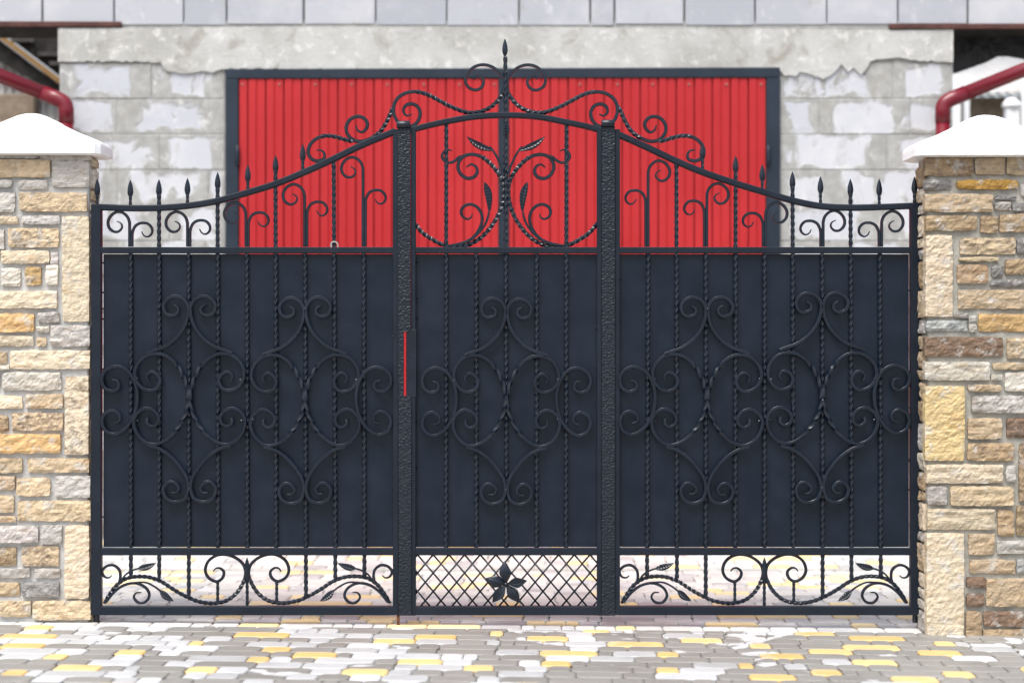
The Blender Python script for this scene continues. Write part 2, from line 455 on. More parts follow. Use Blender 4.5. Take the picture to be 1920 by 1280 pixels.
class Joined:
    def __init__(s): s.V, s.F, s.M = [], [], []
    def put(s, V, Fc, m):
        k = len(s.V); s.V += V; s.F += [tuple(i+k for i in f) for f in Fc]; s.M += [m]*len(Fc)
    def build(s, name, mats, parent):
        me = mesh_from(name, s.V, s.F)
        for m in mats: me.materials.append(m)
        me.polygons.foreach_set('material_index', s.M); o = add(name, me, parent); return o

ROW = .12
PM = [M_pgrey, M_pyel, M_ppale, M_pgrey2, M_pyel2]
rp = random.Random(11)
shared = {}
def paver_mesh(w, mi):
    if (w, mi) not in shared:
        V, Fc = paver_geo(outline(w-.0034, ROW-.0034), lambda x, y: 0.0); me = mesh_from('paver', V, Fc); me.materials.append(PM[mi]); shared[w, mi] = me
    return shared[w, mi]
WIDTHS, WW = [.06, .09, .12, .18, .24], [.08, .22, .27, .32, .11]
EDGE_Y = -.09
YAW = math.radians(-1.5)
# the outer pavement: laid a few degrees off the gate line
sheet_p = add('pavement', mesh_from('pavement', [(-5, -4.2, ground_z(-5, -4)-.03), (5, -4.2, ground_z(5, -4)-.03), (5, 3.2, -.03), (-5, 3.2, -.03)], [(0, 1, 2, 3)]), None, (0, 0, 0), M_sand)
structure(sheet_p)
outer = []; yellows = []
jo = Joined()
cyaw, syaw = math.cos(YAW), math.sin(YAW)
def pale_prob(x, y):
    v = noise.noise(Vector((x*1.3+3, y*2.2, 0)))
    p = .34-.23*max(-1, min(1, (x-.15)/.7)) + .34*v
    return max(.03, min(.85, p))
for r in range(-40, 6):
    x = -5.2-rp.random()*.2; yl = r*ROW
    while x < 5.0:
        w = rp.choices(WIDTHS, WW)[0]; xc = x+w/2; x += w
        X, Y = xc*cyaw-yl*syaw, xc*syaw+yl*cyaw+EDGE_Y
        if Y > EDGE_Y+.3 or Y < -4.0: continue
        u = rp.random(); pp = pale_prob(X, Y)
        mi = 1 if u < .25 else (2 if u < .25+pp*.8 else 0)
        if mi == 1:
            if any(abs(X-a) < .16+.2*(abs(Y-b) < .05) and abs(Y-b) < .16 for a, b in yellows[-90:]): mi = 0
            else: yellows.append((X, Y))
        base = [(px*cyaw-py*syaw+X, px*syaw+py*cyaw+Y) for px, py in outline(w-.0034, ROW-.0034)]
        top = rp.uniform(-.0008, .0008)
        if max(p[1] for p in base) > EDGE_Y:
            poly = clip(base, lambda p: EDGE_Y-.002-p[1])
            if len(poly) > 2 and max(p[1] for p in poly)-min(p[1] for p in poly) > .02:
                jo.put(*paver_geo(poly, ground_z, top), mi)
            continue
        dist = Y+DIST; seen = abs(X) < dist*.2835 and Y > -1.42
        outer.append((0 if seen else 1, dist, X, Y, w, mi, top, base))
outer.sort(key=lambda a: (a[0], a[1]))
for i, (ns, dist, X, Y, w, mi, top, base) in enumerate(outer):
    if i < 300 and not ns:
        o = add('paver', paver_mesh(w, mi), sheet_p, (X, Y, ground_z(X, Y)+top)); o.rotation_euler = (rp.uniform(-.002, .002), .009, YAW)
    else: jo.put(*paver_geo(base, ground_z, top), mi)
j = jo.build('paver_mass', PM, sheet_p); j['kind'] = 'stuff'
# the drive inside the gate
ji = Joined()
drive = add('driveway', mesh_from('driveway', [(-5, EDGE_Y, -.026), (5, EDGE_Y, -.026), (5, 2.0, -.026), (-5, 2.0, -.026), (5, 9.0, .5), (-5, 9.0, .5)], [(0, 1, 2, 3), (3, 2, 4, 5)]), None, (0, 0, 0), M_sand)
structure(drive)
r = 0
yc = EDGE_Y+ROW/2
while yc < 4.2:
    if 1.96 < yc+ROW/2 and yc-ROW/2 < 2.03: yc = 2.03+ROW/2+.002
    x = -4.2-rp.random()*.2
    while x < 4.2:
        w = rp.choices(WIDTHS, WW)[0]; xc = x+w/2; x += w
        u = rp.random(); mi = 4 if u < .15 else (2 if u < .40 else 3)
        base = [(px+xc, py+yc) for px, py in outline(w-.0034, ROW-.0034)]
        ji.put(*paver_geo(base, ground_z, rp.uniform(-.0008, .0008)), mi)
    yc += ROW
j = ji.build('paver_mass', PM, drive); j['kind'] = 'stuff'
structure(add('drain_strip', box_me('drain_strip', -4.2, 4.2, 1.965, 2.025, -.04, .004, .004), None, (0, 0, 0), M_conc))

# ------------------------------------------------------------------ the building behind
WY = 2.93
def W(px, py, y=WY): return at(px, py, y)
def wx(px): return W(px, 0)[0]
def wz(py): return W(0, py)[1]
house = thing('garage_building', 'unfinished block wall building with a concrete band and red garage doors', 'building', (0, WY, 0))
# cores
add('wall', box_me('wall', wx(112), wx(1785), WY-.0025, WY+.40, -.05, wz(40)), house, (0, 0, 0), M_wallmort)
add('upper_wall', box_me('upper_wall', wx(-330), wx(2250), WY+.034, WY+.38, wz(49)+.002, wz(-140)), house, (0, 0, 0), M_wallmort)
rb = random.Random(5)
def block(x0, x1, y0, y1, mat, proud=0.0, gap=.6, depth=.06):
    a, b = wx(x0+gap), wx(x1-gap); z1, z0 = wz(y0+gap*.8), wz(y1-gap*.8)
    p = proud+rb.uniform(0, .004)
    me = box_me('block', -(b-a)/2, (b-a)/2, -.008-p, depth, -(z1-z0)/2, (z1-z0)/2, .004)
    return add('block', me, house, ((a+b)/2, WY+.004, (z0+z1)/2), mat)
joints = [-320, -186, -53, 80, 215, 345, 425, 570, 705, 838, 973, 1107, 1152, 1283, 1416, 1550, 1683, 1814, 1948, 2080, 2214]
for a, b in zip(joints[:-1], joints[1:]):
    block(a, b, -19, 48+rb.uniform(-1, 2), M_block2, .004, 1.0+rb.random()*1.1)
off = [j+66 for j in joints]
for k in range(2):
    for a, b in zip((off if k == 0 else joints)[:-1], (off if k == 0 else joints)[1:]):
        block(a, b, -86-67*k, -19-67*k, M_block2, .002, 1.2)
# ring beam with its ragged lower edge
beam = [(110, 55), (110, 117), (150, 117), (200, 116), (262, 117), (303, 118), (306, 126), (318, 136), (345, 139), (372, 136), (400, 137), (425, 131), (700, 131), (950, 131), (1200, 130), (1458, 130),
        (1470, 143), (1490, 144), (1500, 136), (1520, 141), (1542, 150), (1556, 143), (1570, 130), (1577, 121), (1583, 130), (1590, 136), (1598, 128), (1612, 142), (1622, 133), (1634, 115), (1650, 112), (1680, 109), (1700, 112), (1730, 115), (1760, 117), (1786, 118),
        (1786, 57), (1700, 58), (1640, 58), (1500, 56), (1300, 55), (1100, 53), (973, 52), (800, 53), (600, 52), (420, 52), (300, 54), (230, 54)]
rq = random.Random(8); ragged = []
for (xa, ya), (xb, yb) in zip(beam, beam[1:]+beam[:1]):
    m = max(1, int(math.hypot(xb-xa, yb-ya)/7))
    for q in range(m):
        t_ = q/m; amp = 2.6 if 110 < xa < 1786 and 110 < xb < 1786.5 and ya > 100 else 1.0
        ragged.append((xa+(xb-xa)*t_+(rq.uniform(-.8, .8) if amp > 2 else 0), ya+(yb-ya)*t_+(rq.uniform(-amp, amp*.7) if q else 0)))
add('concrete_beam', prism_me('concrete_beam', [W(*p) for p in ragged], WY-.020, WY+.05), house, (0, 0, 0), M_conc)
# block courses either side of the door
def courses(x0, x1, seed):
    rr = random.Random(seed); y = 119; k = 0
    while y < 1030:
        y1 = y+66.6; cuts = []
        xs = x0-(0 if k % 2 == 0 else 95)
        while xs < x1: cuts.append(xs); xs += 190+rr.uniform(-24, 24)
        cuts.append(x1); cuts[0] = x0
        if len(cuts) > 2 and cuts[-1]-cuts[-2] < 25: cuts.pop(-2)
        for a, b in zip(cuts[:-1], cuts[1:]): block(a, b, y, min(y1, 1032), M_block, 0, .7)
        y = y1; k += 1
courses(112, 422, 1); courses(1462, 1785, 2)
add('steel_lintel', prism_me('steel_lintel', [W(-330, 41), W(229, 42.5), W(229, 51.5), W(-330, 51)], WY-.03, WY+.005, .002), house, (0, 0, 0), M_lintel)
add('steel_lintel', prism_me('steel_lintel', [W(1666, 46.5), W(2250, 45), W(2250, 55.5), W(1666, 55.5)], WY-.03, WY+.005, .002), house, (0, 0, 0), M_lintel)
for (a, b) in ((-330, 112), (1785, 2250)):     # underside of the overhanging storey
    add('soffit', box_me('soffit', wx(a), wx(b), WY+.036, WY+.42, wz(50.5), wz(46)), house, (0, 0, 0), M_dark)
# double garage door
gd = add('garage_door', prism_me('garage_door', [W(424, 131), W(1461, 128), W(1461, 147), W(424, 149)], WY-.035, WY+.011, .004), house, (0, 0, 0), M_frame)
fb = .035
for a, b, y0, dy in ((424, 448.5, 149.2, 0), (1435.5, 1461, 147.2, 0), (935, 954, 148, -.001)):
    x0, x1 = wx(a), wx(b)
    add('frame_post', box_me('frame_post', x0, x1, WY-.034+dy, WY+.010, .05, wz(y0), .004), gd, (0, 0, 0), M_frame)
add('frame_sill', box_me('frame_sill', wx(448.5), wx(1435.5), WY-.028, WY+.009, .03, .09, .003), gd, (0, 0, 0), M_frame)
def profiled(x0, x1, z0, z1, y, period=.1094, h=.009, first=0.0):
    xs = [x0]; k = -2
    prof = [(0, 0), (.001, -.010), (.008, -.010), (.010, h), (.052, h), (.056, h*.3), (.062, h*.3), (.066, h*.75), (.1080, h*.75), (.1094, 0)]
    P = []
    while True:
        for dx, dy in prof:
            P.append((x0+first+k*period+dx, dy))
        k += 1
        if x0+first+k*period > x1: break
    P = [p for p in P if x0 < p[0] < x1]; P = [(x0, P[0][1])]+P+[(x1, P[-1][1])]
    V, Fc = [], []
    for x, d in P: V += [(x, y-d, z0), (x, y-d, z1), (x, y-d+.0012, z0), (x, y-d+.0012, z1)]
    for i in range(len(P)-1):
        a, b = 4*i, 4*i+4
        Fc += [(a, b, b+1, a+1), (a+2, a+3, b+3, b+2), (a+1, b+1, b+3, a+3), (a, a+2, b+2, b)]
    return mesh_from('door_sheet', V, Fc)
for a, b, zt, first in ((449.5, 934, 149.5, wx(464.5)-wx(449.5)), (955, 1434.5, 148, wx(962.5)-wx(955))):
    add('door_sheet', profiled(wx(a), wx(b), .09, wz(zt), WY-.018, first=first), gd, (0, 0, 0), M_red)
scr = bpy.data.meshes.new('screw'); bm = bmesh.new()
bmesh.ops.create_cone(bm, cap_ends=True, segments=8, radius1=.0085, radius2=.006, depth=.005)
bmesh.ops.rotate(bm, verts=bm.verts, matrix=__import__('mathutils').Matrix.Rotation(PI/2, 3, 'X')); bm.to_mesh(scr); bm.free(); scr.materials.append(M_screw)
for px in (456, 525, 592, 660, 727, 795, 862, 927, 1020, 1087, 1157, 1223, 1291, 1361, 1426):
    add('screw', scr, gd, (wx(px), WY-.0295, wz(160)))
for px in (447, 1439):
    hx = wx(px)
    add('hinge', tube_me('hinge', [(hx, WY-.042, wz(312)), (hx, WY-.042, wz(300)), (hx, WY-.042, wz(286)), (hx, WY-.042, wz(274))], [.011, .0125, .0125, .010], 10), gd, (0, 0, 0), M_frame)

# ------------------------------------------------------------------ what shows past the ends of the wall
def downpipe(name, label, px, side):
    y = WY-.14; r = .043
    t = thing(name, label, 'downpipe', (at(px, 200, y)[0], y, .02), 'wine red downpipes at the wall ends')
    ex, ez = at(px, 196, y)
    sl = .40
    far = 1.3
    d = Vector((-side*-1, 0, 0))
    ux = -1 if side < 0 else 1
    def P(s): return (ex+ux*s, y, ez+s*sl+.012)
    add('pipe', tube_me('pipe', [(ex, y, .05), (ex, y, ez-.10)], r, 20), t, (0, 0, 0), M_pipe)
    add('elbow', tube_me('elbow', [(ex, y, ez-.11), (ex, y, ez-.03), (ex+ux*.004, y, ez-.008), (ex+ux*.014, y, ez+.010), (ex+ux*.035, y, ez+.024), P(.055), P(.14)], r*1.07, 20), t, (0, 0, 0), M_pipe)
    add('pipe', tube_me('pipe', [P(.12), P(far)], r, 20), t, (0, 0, 0), M_pipe)
    add('pipe_clip', tube_me('pipe_clip', [(ex, y, 1.1), (ex, y, 1.14)], r*1.12, 20), t, (0, 0, 0), M_pipe)
downpipe('downpipe', 'wine red downpipe bending in front of a grey corrugated shed', 124.5, -1)
downpipe('downpipe', 'wine red downpipe bending below a black tarp sheet', 1767.5, 1)

shed = thing('shed', 'old shed of pale corrugated sheet under a brown rafter', 'shed', (at(0, 0, 4.5)[0], 4.5, .2))
def corrugated(x0, x1, zt0, zt1, zb, y, period=.058, amp=.011, th=.002):
    n = int((x1-x0)/period*8); V, Fc = [], []
    for i in range(n+1):
        x = x0+(x1-x0)*i/n; yy = y+amp*math.sin(2*PI*x/period); zt = zt0+(zt1-zt0)*i/n
        V += [(x, yy, zb), (x, yy, zt), (x, yy+th, zb), (x, yy+th, zt)]
    for i in range(n):
        a, b = 4*i, 4*i+4
        Fc += [(a, b, b+1, a+1), (a+2, a+3, b+3, b+2), (a+1, b+1, b+3, a+3)]
    return mesh_from('corrugated_sheet', V, Fc, True)
YS = 4.75
ax0, az0 = at(-160, 10, YS); ax1, az1 = at(160, 176, YS)
add('corrugated_sheet', corrugated(ax0, ax1, az0, az1, .2, YS), shed, (0, 0, 0), M_corr)
bx0, _ = at(-160, 0, YS-.15); bx1, bz = at(64, 176, YS-.15)
add('wall', box_me('wall', bx0, bx1, YS-.14, YS-.02, .15, bz, .01), shed, (0, 0, 0), M_brownwall)
def gp(q): return [at(x, y, YS-.2) for x, y in q]
add('rafter', prism_me('rafter', gp([(-160, -46), (-160, -58), (160, 182), (160, 194)]), YS-.22, YS-.16), shed, (0, 0, 0), M_wood)
add('fascia_board', prism_me('fascia_board', gp([(-160, -44), (160, 196), (160, 207), (-160, 27)]), YS-.16, YS-.12), shed, (0, 0, 0), M_dark)
for q in range(4):       # gable boards over the rafter, near-black to fill in the shaded underside
    x0 = -160+q*75; x1 = x0+74.6
    f = lambda x: -60+(x+160)*.75
    add('gable_board', prism_me('gable_board', gp([(x0, f(x0)), (x0, -130), (x1, -130), (x1, f(x1))]), YS-.15, YS-.125), shed, (0, 0, 0), M_dark)

for x0, x1, y in ((-160, 50, 59), (20, 62, 75), (70, 135, 101), (92, 135, 118)):
    add('batten', prism_me('batten', gp([(x0, y-3.5), (x0, y+3.5), (x1, y+3.5), (x1, y-3.5)]), YS-.19, YS-.149), shed, (0, 0, 0), M_joist)
tx = [(1786, 57), (1850, 57), (1930, 57), (2000, 57), (2000, 118), (1930, 113), (1890, 106), (1872, 106), (1850, 117), (1820, 128), (1787, 139)]
tarp = add('tarp', prism_me('tarp', [at(px, py, 3.32) for px, py in tx], 3.32, 3.335, .002), None, (0, 0, 0), M_tarp)
tarp['label'] = 'black tarp hanging under the overhang above the right-hand downpipe'; tarp['category'] = 'tarp'

nb = thing('neighbour_house', 'blurred brown house with a pale ribbed roof beyond the brown stone pillar', 'house', (at(1850, 0, 7)[0], 7.0, 0))
rx0, rz0 = at(1740, 172, 6.2); rx1, _ = at(2100, 172, 6.2); _, rz1 = at(1880, 96, 8.0)
V, Fc = [], []
n = 80
for i in range(n+1):
    x = rx0+(rx1-rx0)*i/n; b = .02*math.sin(i*PI/2.0)
    px = 960+x*F/(DIST+7)
    crest = rz1-max(0, (1880-px)/F*(DIST+7)*.42)
    V += [(x, 6.2, rz0+b), (x, 8.0, crest+b), (x, 6.2, rz0+b-.03), (x, 8.0, crest+b-.03)]
for i in range(n):
    a, b = 4*i, 4*i+4; Fc += [(a, b, b+1, a+1), (a+2, a+3, b+3, b+2), (a, a+2, b+2, b), (a+1, b+1, b+3, a+3)]
add('roof', mesh_from('roof', V, Fc, True), nb, (0, 0, 0), M_roof)
add('wall', box_me('wall', rx0+.05, rx1-.05, 6.45, 8.2, 0, rz0-.01), nb, (0, 0, 0), M_brownwall)
def white_post(px, hw, pytop, y, cap, label):
    x, zt = at(px, pytop, y); h = hw*(DIST+y)/F
    t = thing('fence_post', label, 'fence post', (x, y, .1), 'white posts of the neighbour')
    add('shaft', box_me('shaft', x-h, x+h, y-h, y+h, .1, zt-(.05 if cap else 0), .004), t, (0, 0, 0), M_white)
    if cap:
        prof = [(h*1.45, -.05), (h*1.5, -.03), (h*1.4, -.015), (h*.9, .012), (h*.3, .025), (.002, .028)]
        add('cap', tube_me('cap', [(x, y, zt+b) for a, b in prof], [a for a, b in prof], 16), t, (0, 0, 0), M_white)
white_post(1897, 12, 190, 5.2, True, 'white post with a domed cap above the brown stone pillar')
white_post(1793, 7, 143, 5.5, False, 'tall white post beside the wall end, nearest the downpipe elbow')
white_post(1812, 5, 160, 5.6, False, 'thinner white post just beyond the downpipe elbow')
white_post(1919, 4, 160, 5.6, False, 'thin white post at the picture edge behind the domed one')

# ------------------------------------------------------------------ stone pillars
def rock(name, w, h, seed, proud=.018, back=.03):
    """split-faced stone; local x across, z up, face towards -y, y=0 is the mortar plane"""
    rr = random.Random(seed); nx = max(4, min(28, int(w/.0115))); nz = max(3, min(30, int(h/.0115)))
    ox, oz = rr.uniform(0, 99), rr.uniform(0, 99); V, idx = [], {}
    kr_ = .3 if h > .15 and h > w else .72
    tiltx, tiltz = rr.uniform(-.004, .004), rr.uniform(-.005, .003)
    ca = [rr.uniform(.0, .004) for _ in range(4)]
    for iz in range(nz+1):
        for ix in range(nx+1):
            u, v = ix/nx*2-1, iz/nz*2-1
            x, z = u*w/2, v*h/2
            # uneven outline, knocked-off corners
            cn = (1 if u > 0 else 0)+(2 if v > 0 else 0)
            k = max(0, abs(u)+abs(v)*1.0-1.62)/.38
            x -= math.copysign(ca[cn]*k, u); z -= math.copysign(ca[cn]*k, v)
            if ix in (0, nx): x += .0035*noise.noise(Vector((ox+u*3, z*45+oz, 1)))
            if iz in (0, nz): z += .0040*noise.noise(Vector((x*32+ox, oz+v*5, 2)))+.0018*noise.noise(Vector((x*110+ox, oz, 3)))
            edge = min(1-abs(u), 1.0)*w/2, min(1-abs(v), 1.0)*h/2
            e = min(edge)
            rim = (1-min(e/.0035, 1))*.0030
            y = -proud+rim+tiltx*u+tiltz*v
            y += kr_*.0080*noise.noise(Vector((x*20+ox, z*38+oz, 0)))+.0045*noise.noise(Vector((x*60+ox, z*90+oz, 4)))
            y += kr_*.006*abs(noise.noise(Vector((x*13+ox, z*30+oz, 8))))-.003+.0022*noise.noise(Vector((x*150+ox, z*190+oz, 6)))
            idx[ix, iz] = len(V); V.append((x, min(y, -.002), z))
    Fc = [(idx[i, k], idx[i+1, k], idx[i+1, k+1], idx[i, k+1]) for i in range(nx) for k in range(nz)]
    ring = [(i, 0) for i in range(nx)]+[(nx, k) for k in range(nz)]+[(i, nz) for i in range(nx, 0, -1)]+[(0, k) for k in range(nz, 0, -1)]
    b0 = len(V)
    for i, k in ring: v = V[idx[i, k]]; V.append((v[0]*1.0, back, v[2]))
    m = len(ring)
    for q in range(m):
        a, b = idx[ring[q]], idx[ring[(q+1) % m]]
        Fc.append((b, a, b0+q, b0+(q+1) % m))
    me = mesh_from(name, V, Fc, False)
    me.materials.append(M_stone)
    return me
COL = {'cream': (.56, .475, .355), 'tan': (.475, .375, .255), 'grey': (.405, .385, .36), 'orange': (.52, .35, .17), 'brown': (.37, .275, .175), 'dark': (.20, .165, .135), 'pale': (.55, .51, .44),
       'yellow': (.60, .465, .25), 'slate': (.22, .215, .21), 'blue': (.33, .345, .34), 'ochre': (.50, .30, .08), 'umber': (.22, .15, .105)}
LEFT = [
 (-54, 287, 73, 297, 'grey', .5), (75, 287, 168, 301, 'grey', .3), (-54, 300, 93, 332, 'tan', .3), (98, 302, 166, 350, 'grey', .1), (-54, 338, 22, 350, 'grey', .1), (33, 338, 88, 354, 'grey', .1),
 (-54, 362, 27, 397, 'grey', .1), (37, 362, 162, 396, 'tan', .6), (-54, 406, 33, 419, 'cream', .1), (41, 404, 111, 420, 'grey', .05), (-54, 430, 7, 466, 'grey', .3), (15, 428, 109, 463, 'tan', .7),
 (2, 470, 92, 493, 'cream', .1), (95, 473, 108, 494, 'grey', .1), (117, 406, 166, 602, 'cream', .1), (-54, 470, -4, 494, 'tan', .2),
 (-54, 503, -8, 536, 'tan', .2), (3, 503, 37, 536, 'pale', .1), (48, 501, 76, 533, 'orange', .45), (86, 497, 108, 533, 'pale', .1), (-54, 546, 106, 577, 'cream', .15),
 (-54, 588, 63, 622, 'orange', .1), (72, 586, 110, 604, 'grey', .5), (69, 612, 92, 623, 'pale', 0), (95, 610, 168, 649, 'grey', .1), (-54, 630, 62, 648, 'cream', .2), (69, 633, 86, 648, 'tan', .3),
 (-54, 660, 11, 681, 'tan', .1), (-54, 685, 17, 693, 'pale', 0), (19, 657, 168, 691, 'cream', .2), (5, 698, 113, 731, 'pale', .1), (-54, 700, -2, 731, 'cream', .1), (122, 706, 166, 851, 'cream', .75),
 (-54, 742, 41, 765, 'cream', .05), (49, 739, 117, 765, 'tan', .3), (-54, 779, 14, 808, 'brown', .8), (22, 774, 117, 806, 'tan', 1.0), (-54, 814, 113, 849, 'orange', .05),
 (-54, 859, 41, 886, 'tan', .4), (52, 859, 166, 885, 'tan', .1), (-54, 893, 27, 918, 'tan', .1), (32, 897, 93, 929, 'tan', .2), (103, 892, 168, 932, 'grey', .1),
 (-54, 930, 25, 960, 'tan', .2), (33, 939, 169, 976, 'tan', .5), (-54, 967, 29, 979, 'tan', .1), (-54, 986, 71, 1016, 'grey', .2), (77, 985, 115, 1019, 'grey', 0), (122, 985, 166, 1121, 'cream', .1),
 (-54, 1027, 29, 1059, 'brown', .6), (41, 1024, 109, 1060, 'tan', .8), (-54, 1066, 55, 1082, 'grey', .1), (65, 1066, 112, 1083, 'grey', .3), (-54, 1092, 35, 1117, 'tan', .1), (42, 1091, 110, 1118, 'slate', .1),
 (-54, 1127, -6, 1157, 'tan', .1), (-1, 1127, 57, 1156, 'tan', .2), (62, 1126, 169, 1161, 'tan', .4)]
RIGHT = [
 (1736, 294, 1824, 329, 'brown', .7), (1829, 297, 1884, 327, 'tan', .3), (1889, 294, 1968, 327, 'tan', .5), (1736, 337, 1783, 356, 'slate', .3), (1795, 338, 1908, 354, 'ochre', .35), (1915, 345, 1968, 370, 'grey', .4),
 (1735, 364, 1860, 397, 'tan', .35), (1867, 367, 1906, 374, 'slate', .2), (1866, 379, 1896, 393, 'grey', .2), (1899, 380, 1968, 395, 'slate', .3), (1737, 405, 1831, 432, 'brown', .2), (1839, 405, 1871, 436, 'brown', .9), (1875, 402, 1968, 434, 'brown', .3),
 (1736, 441, 1786, 593, 'cream', .25), (1801, 446, 1904, 476, 'tan', .75), (1908, 446, 1968, 475, 'slate', .3), (1799, 482, 1873, 490, 'tan', .1), (1796, 496, 1853, 531, 'brown', .25), (1860, 498, 1881, 519, 'slate', .1), (1886, 487, 1968, 514, 'brown', .5), (1858, 525, 1968, 537, 'slate', .4),
 (1798, 544, 1968, 578, 'tan', .15), (1790, 588, 1815, 596, 'grey', .1), (1738, 601, 1814, 620, 'blue', .1), (1817, 592, 1831, 621, 'grey', .2), (1836, 589, 1968, 621, 'orange', .2),
 (1735, 632, 1881, 668, 'umber', .5), (1889, 634, 1968, 671, 'tan', .6), (1735, 679, 1856, 712, 'pale', .3), (1863, 680, 1968, 692, 'tan', .05), (1859, 702, 1878, 712, 'pale', 0), (1886, 698, 1968, 733, 'pale', .1),
 (1735, 724, 1808, 863, 'yellow', .15), (1816, 721, 1877, 733, 'tan', .5), (1823, 742, 1968, 773, 'grey', .6), (1816, 784, 1878, 822, 'tan', .15), (1889, 784, 1968, 820, 'umber', 1), (1815, 831, 1901, 863, 'brown', .7), (1912, 832, 1968, 940, 'brown', .9),
 (1738, 871, 1880, 905, 'cream', .3), (1888, 873, 1904, 903, 'grey', .3), (1740, 912, 1775, 945, 'grey', .4), (1783, 912, 1900, 947, 'tan', .1), (1740, 954, 1866, 992, 'cream', .15), (1872, 957, 1901, 1004, 'brown', .3), (1907, 948, 1968, 1003, 'brown', .7),
 (1738, 1000, 1807, 1196, 'cream', .05), (1817, 1001, 1865, 1039, 'tan', .05), (1870, 1014, 1968, 1037, 'grey', .3), (1819, 1050, 1904, 1074, 'tan', .1), (1907, 1048, 1968, 1076, 'blue', .2), (1814, 1082, 1849, 1101, 'umber', .5), (1813, 1113, 1845, 1136, 'umber', .5),
 (1850, 1085, 1968, 1136, 'tan', .25), (1812, 1146, 1840, 1196, 'brown', .3), (1845, 1146, 1918, 1173, 'umber', .3), (1923, 1146, 1968, 1173, 'brown', .3), (1844, 1180, 1968, 1198, 'brown', .5)]
def pillar(label, stones, x_in, x_out, yf, depth, base_z, topz, side, mort, seed, cap_c, gloss):
    """x_in: the face towards the gate; side +1 when that face looks towards +x"""
    rr = random.Random(seed)
    root = thing('stone_pillar', label, 'gate pillar', ((x_in+x_out)/2, yf+depth/2, base_z), 'stone gate pillars')
    a, b = min(x_in, x_out), max(x_in, x_out)
    ins = .012
    add('mortar_core', box_me('mortar_core', a+ins, b-ins, yf+.017, yf+depth-.015, base_z-.08, topz, .006), root, (0, 0, 0), mort)
    def put(me, loc, rz, col, al):
        o = add('stone', me, root, loc); o.rotation_euler = (0, 0, rz)
        g = rr.uniform(.90, 1.08)*(1.0 if side > 0 else .84); o.color = (*[c*g*rr.uniform(.985, 1.015) for c in col], al)
    k = F/(DIST+yf)
    for i, (x0, y0, x1, y1, c, al) in enumerate(stones):
        X0, X1 = (x0-960)/k, (x1-960)/k; Z1, Z0 = HCAM+(640-y0)/k, HCAM+(640-y1)/k
        put(rock('stone', X1-X0+.003, Z1-Z0+.003, seed*1000+i, rr.uniform(.014, .023)), ((X0+X1)/2, yf+.018, (Z0+Z1)/2), 0, COL[c], al)
    add('footing', box_me('footing', a+.004, b-.004, yf+.006, yf+depth-.004, base_z-.08, base_z+.021, .004), root, (0, 0, 0), M_dirt)
    names = ['cream', 'tan', 'grey', 'pale', 'tan'] if side > 0 else ['tan', 'brown', 'cream', 'grey', 'tan', 'pale']
    for face, xf in ((side, x_in), (-side, x_out)):      # flank courses
        z = base_z+.01
        while z < topz-.05:
            h = rr.choice((.05, .07, .085, .10, .13))
            h = min(h, topz-.006-z)
            y = yf+.036
            while y < yf+depth-.03:
                l = min(rr.choice((.10, .14, .2, .26)), yf+depth-.02-y)
                if yf+depth-.02-y-l < .04: l = yf+depth-.02-y
                put(rock('stone', l-.012, h-.012, rr.randint(0, 10**6), rr.uniform(.012, .018)), (xf-face*ins, y+l/2, z+h/2), PI/2*face, COL[rr.choice(names)], rr.uniform(.1, .6))
                y += l
            z += h
    z = base_z+.01
    while z < topz-.05:                                     # back
        h = min(rr.choice((.06, .08, .11)), topz-.006-z); x = a+.01
        while x < b-.02:
            l = min(rr.choice((.12, .18, .25)), b-.01-x)
            if b-.01-x-l < .04: l = b-.01-x
            put(rock('stone', l-.012, h-.012, rr.randint(0, 10**6), .014), (x+l/2, yf+depth-.016, z+h/2), PI, COL[rr.choice(names)], rr.uniform(.1, .6))
            x += l
        z += h
    # white cap: square loft with a step in its slope
    hwx = abs(cap_c-x_in)+.055; hwy = depth/2+.06
    cx, cy = cap_c, yf+depth/2
    zb = topz
    prof = [(.93, -.004), (1.0, 0), (1.0, .030), (.996, .043), (.980, .054), (.945, .0615), (.66, .101), (.43, .139), (.415, .141), (.405, .147), (.36, .154), (.20, .181), (.13, .189), (.06, .193), (.02, .194)]
    V, Fc = [], []; q = 12
    def sq(t):
        s = t % 4
        e = 4.0
        ang = t*PI/2; c, s_ = math.cos(ang), math.sin(ang); m = (abs(c)**9+abs(s_)**9)**(-1/9)
        return c*m, s_*m
    nq = 48
    for f, z in prof:
        soft = max(0, 1-f)
        for i in range(nq):
            u, v = sq(i/nq*4)
            u0, v0 = math.cos(i/nq*2*PI), math.sin(i/nq*2*PI)
            bl = min(1, max(0, soft-.45)*1.2)
            V.append((cx+hwx*f*(u*(1-bl)+u0*bl), cy+hwy*f*(v*(1-bl)+v0*bl), zb+z+.0012*noise.noise(Vector((u*3, v*3, f*4+seed)))))
    for r_ in range(len(prof)-1):
        for i in range(nq):
            a_, b_ = r_*nq+i, r_*nq+(i+1) % nq; Fc.append((a_, b_, b_+nq, a_+nq))
    Fc.append(tuple(range(nq-1, -1, -1))); Fc.append(tuple(range((len(prof)-1)*nq, len(prof)*nq)))
    cm = mesh_from('cap', V, Fc); add('cap', cm, root, (0, 0, 0), M_cap)
YL, YR = -.02, -.16
kl, kr = F/(DIST+YL), F/(DIST+YR); kcl, kcr = F/(DIST+YL-.09), F/(DIST+YR-.09)
pillar('gate pillar of pale cream and grey split stone, beside the gate leaf with the rusty bolt', LEFT, (169-960)/kl, (-57-960)/kl, YL, .20, -.035+.03, HCAM+(640-285.5)/kcl, 1, M_mort_l, 3, -2.17, 0)
